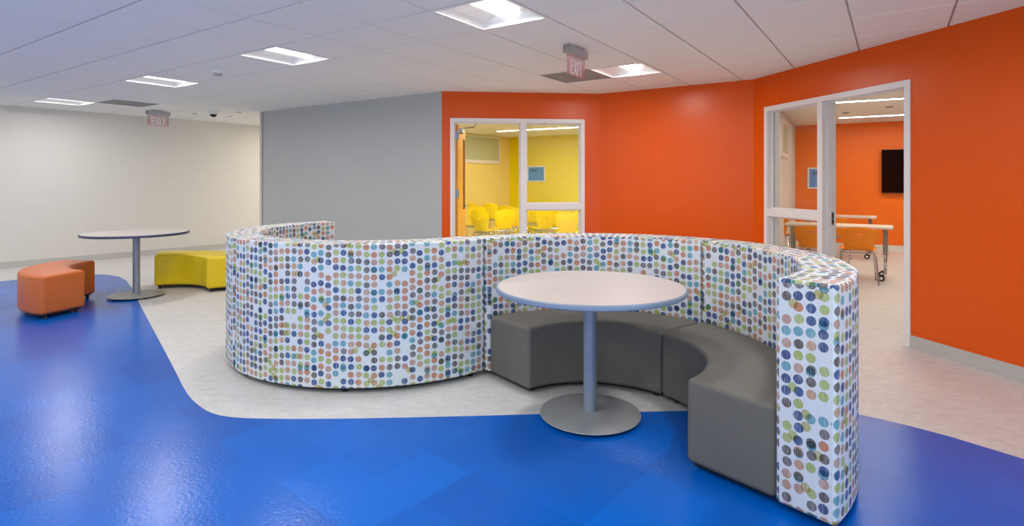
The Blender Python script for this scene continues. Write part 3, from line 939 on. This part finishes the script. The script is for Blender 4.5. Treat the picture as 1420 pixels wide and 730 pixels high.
# classroom desks
def make_desk(label, loc, rz, L=1.5, D=.60):
    """origin at the near right corner on the floor; +x to the left along -U, +y away (V)"""
    t = thing('classroom_desk', label, 'desk', (*loc, 0), rz)
    bm = bmesh.new(); box(bm, -L, 0, 0, D, .712, .742, bev=.006)
    link('desktop', bm, M['desk'], t)
    for x in (-.09, -L+.09):
        bm = bmesh.new()
        box(bm, x-.030, x+.030, D*.5-.04, D*.5+.04, .34, .712, bev=.006)
        box(bm, x-.030, x+.030, .06, D-.06, .690, .712, bev=.004)
        l = link('leg', bm, M['deskleg'], t)
        bm = bmesh.new(); box(bm, x-.021, x+.021, D*.5-.028, D*.5+.028, .09, .36, bev=.004)
        box(bm, x-.018, x+.018, .05, D-.05, .075, .100, bev=.006)
        link('inner_leg', bm, M['chrome'], l)
        for y in (.07, D-.07):
            xc = x-.045; mt = Matrix.Translation((xc, y, .043)) @ Matrix.Rotation(pi/2, 4, 'X')
            bm = bmesh.new()
            lathe(bm, [(0, -.011), (.026, -.011), (.036, -.009), (.042, 0), (.036, .009), (.026, .011), (0, .011)], 22, mt)
            tube(bm, [(xc, y, .043), (xc, y, .088), (x, y, .09)], .009, 8)
            link('caster', bm, M['black'], l)
            bm = bmesh.new()
            lathe(bm, [(0, -.013), (.020, -.013), (.020, .013), (0, .013)], 16, mt)
            link('caster_hub', bm, M['plastic_white'], l)
    return t
make_desk('front classroom desk with casters, seen through the open doorway', Vector((4.98, 7.52)), atan2(U.y, U.x), 1.34, .56)
make_desk('back classroom desk behind the front one, before the orange wall', Vector((6.14, 9.72)), atan2(U.y, U.x), 1.15, .56)

# yellow chairs
yc0 = make_chair('student_chair', M['yellow_shell'], 'x', .83, .88)
GY = 'yellow shell chairs in the yellow room'
def ych(px, ztop_py, zt=.83):
    y = FPX*(HC-zt)/(ztop_py-CY); return ((px-CX)/FPX*y, y)
rowY = [  # (px centre, py of the top, turn, label)
 (674.5, 291.0, -.45, 'yellow shell chair in the doorway, front row, second from the door'),
 (657, 286.5, .45, 'yellow shell chair nearest the open door edge'),
 (679, 281.8, .1, 'yellow shell chair in the rear of the doorway, highest against the cream wall'),
 (696, 289.5, .35, 'yellow shell chair in the middle of the doorway, front row'),
 (705.5, 284.8, -.2, 'yellow shell chair in the doorway, back row, right, against the corner'),
 (716.5, 287.5, .3, 'yellow shell chair beside the central frame post, doorway side'),
 (735, 284.5, .15, 'yellow shell chair leftmost behind the sidelight'),
 (751, 289.5, .4, 'yellow shell chair behind the sidelight, front row, left of its middle'),
 (771, 287.8, -.3, 'yellow shell chair behind the sidelight, just right of its middle'),
 (787, 293.5, -.1, 'yellow shell chair closest to the glass of the sidelight'),
 (801, 285.5, .5, 'yellow shell chair rightmost behind the sidelight'),
 (763, 281.8, .0, 'yellow shell chair in the rear row behind the middle of the sidelight'),
 (650.5, 281.6, .2, 'yellow shell chair in the rear row, mostly hidden by the open door')]
for i, (px, py, r, lab) in enumerate(rowY):
    x, y = ych(px, py)
    if i == 0:
        yc0.location = (x, y, 0); yc0.rotation_euler = (0, 0, r-.1); yc0['label'] = lab; yc0['group'] = GY
    else: dup(yc0, (x, y, 0), r-.05, lab, GY)

# ------------------------------------------------------------ wall mounted things
def on_wall(ln, px0, px1, pyt, pyb):
    a, b = ln.t(px0), ln.t(px1)
    return a, b, ln.z(px0, pyb), ln.z(px0, pyt)
a, b, zb, zt = OB.t(1222), OB.t(1222)+1.45, OB.z(1222, 267.5), OB.z(1222, 208)
tvp = OB.at(a)
t = thing('television', 'large black wall television on the classroom back wall', 'television', (*tvp, 0), atan2(OB.d.y, OB.d.x))
sgn = 1 if OB.n.dot(Vector((-OB.d.y, OB.d.x))) > 0 else -1     # +sgn*y is into the wall
W_ = b-a
bm = bmesh.new(); box(bm, 0, W_, -.10, -.045, zb, zt, bev=.006); link('casing', bm, M['black'], t)
bm = bmesh.new(); box(bm, .012, W_-.012, -.1015, -.099, zb+.018, zt-.012); link('screen', bm, M['tvglass'], t, smooth=False)
bm = bmesh.new(); box(bm, W_/2-.2, W_/2+.2, -.046, -.001, (zb+zt)/2-.15, (zb+zt)/2+.15); link('wall_bracket', bm, M['dark'], t, smooth=False)
def notice(lab, ln, a, b, zb, zt):
    p = ln.at(a)
    t = thing('notice_frame', lab, 'notice', (*p, 0), atan2(ln.d.y, ln.d.x)); w = b-a; f = .035
    bm = bmesh.new()
    box(bm, 0, w, -.03, -.001, zb, zb+f); box(bm, 0, w, -.03, -.001, zt-f, zt); box(bm, 0, f, -.03, -.001, zb+f, zt-f); box(bm, w-f, w, -.03, -.001, zb+f, zt-f)
    link('frame', bm, M['plastic_white'], t, smooth=False)
    bm = bmesh.new(); box(bm, f, w-f, -.016, -.006, zb+f, zt-f); link('sheet', bm, M['poster'], t, smooth=False)
    bm = bmesh.new()
    for k in range(4):
        x = f+.07+k*.045
        box(bm, x, x+.034, -.0165, -.0158, zt-f-.11, zt-f-.05)
    h = link('heading', bm, M['poster_dark'], t, smooth=False)
    return t
a, b, zb, zt = on_wall(YB, 731.3, 756.5, 230.5, 252.5)
notice('blue notice in a white frame on the yellow wall', YB, a, b, zb, zt)
a, b, zb, zt = on_wall(OB, 1119.8, 1139.5, 232.5, 262.0)
notice('blue notice in a white frame on the orange classroom wall', OB, a, b, zb, zt)

# ------------------------------------------------------------ light
w = bpy.data.worlds.new('world'); S.world = w; w.use_nodes = True
w.node_tree.nodes['Background'].inputs[0].default_value = (.62, .78, 1, 1)
w.node_tree.nodes['Background'].inputs[1].default_value = .8
def area(name, loc, rot, sx, sy, col, e):
    d = bpy.data.lights.new(name, 'AREA'); d.shape = 'RECTANGLE'; d.size = sx; d.size_y = sy; d.color = col; d.energy = e
    o = bpy.data.objects.new(name, d); COL.objects.link(o); o.location = loc; o.rotation_euler = rot
    return o
for (t0_, t1_, z0_, z1_) in BACK_OPEN:
    area('window_daylight', ((-16+(t0_+t1_)/2), -3.3, (z0_+z1_)/2), (pi/2, 0, 0), t1_-t0_, z1_-z0_, (.80, .91, 1), 32)

sc_ = RW.at((SIDE_OPEN[0]+SIDE_OPEN[1])/2, -.03)
area('window_daylight', (*sc_, 1.35), (pi/2, 0, atan2(RW.n.y, RW.n.x)+pi/2), 2.0, 1.9, (.50, .80, 1), 150)
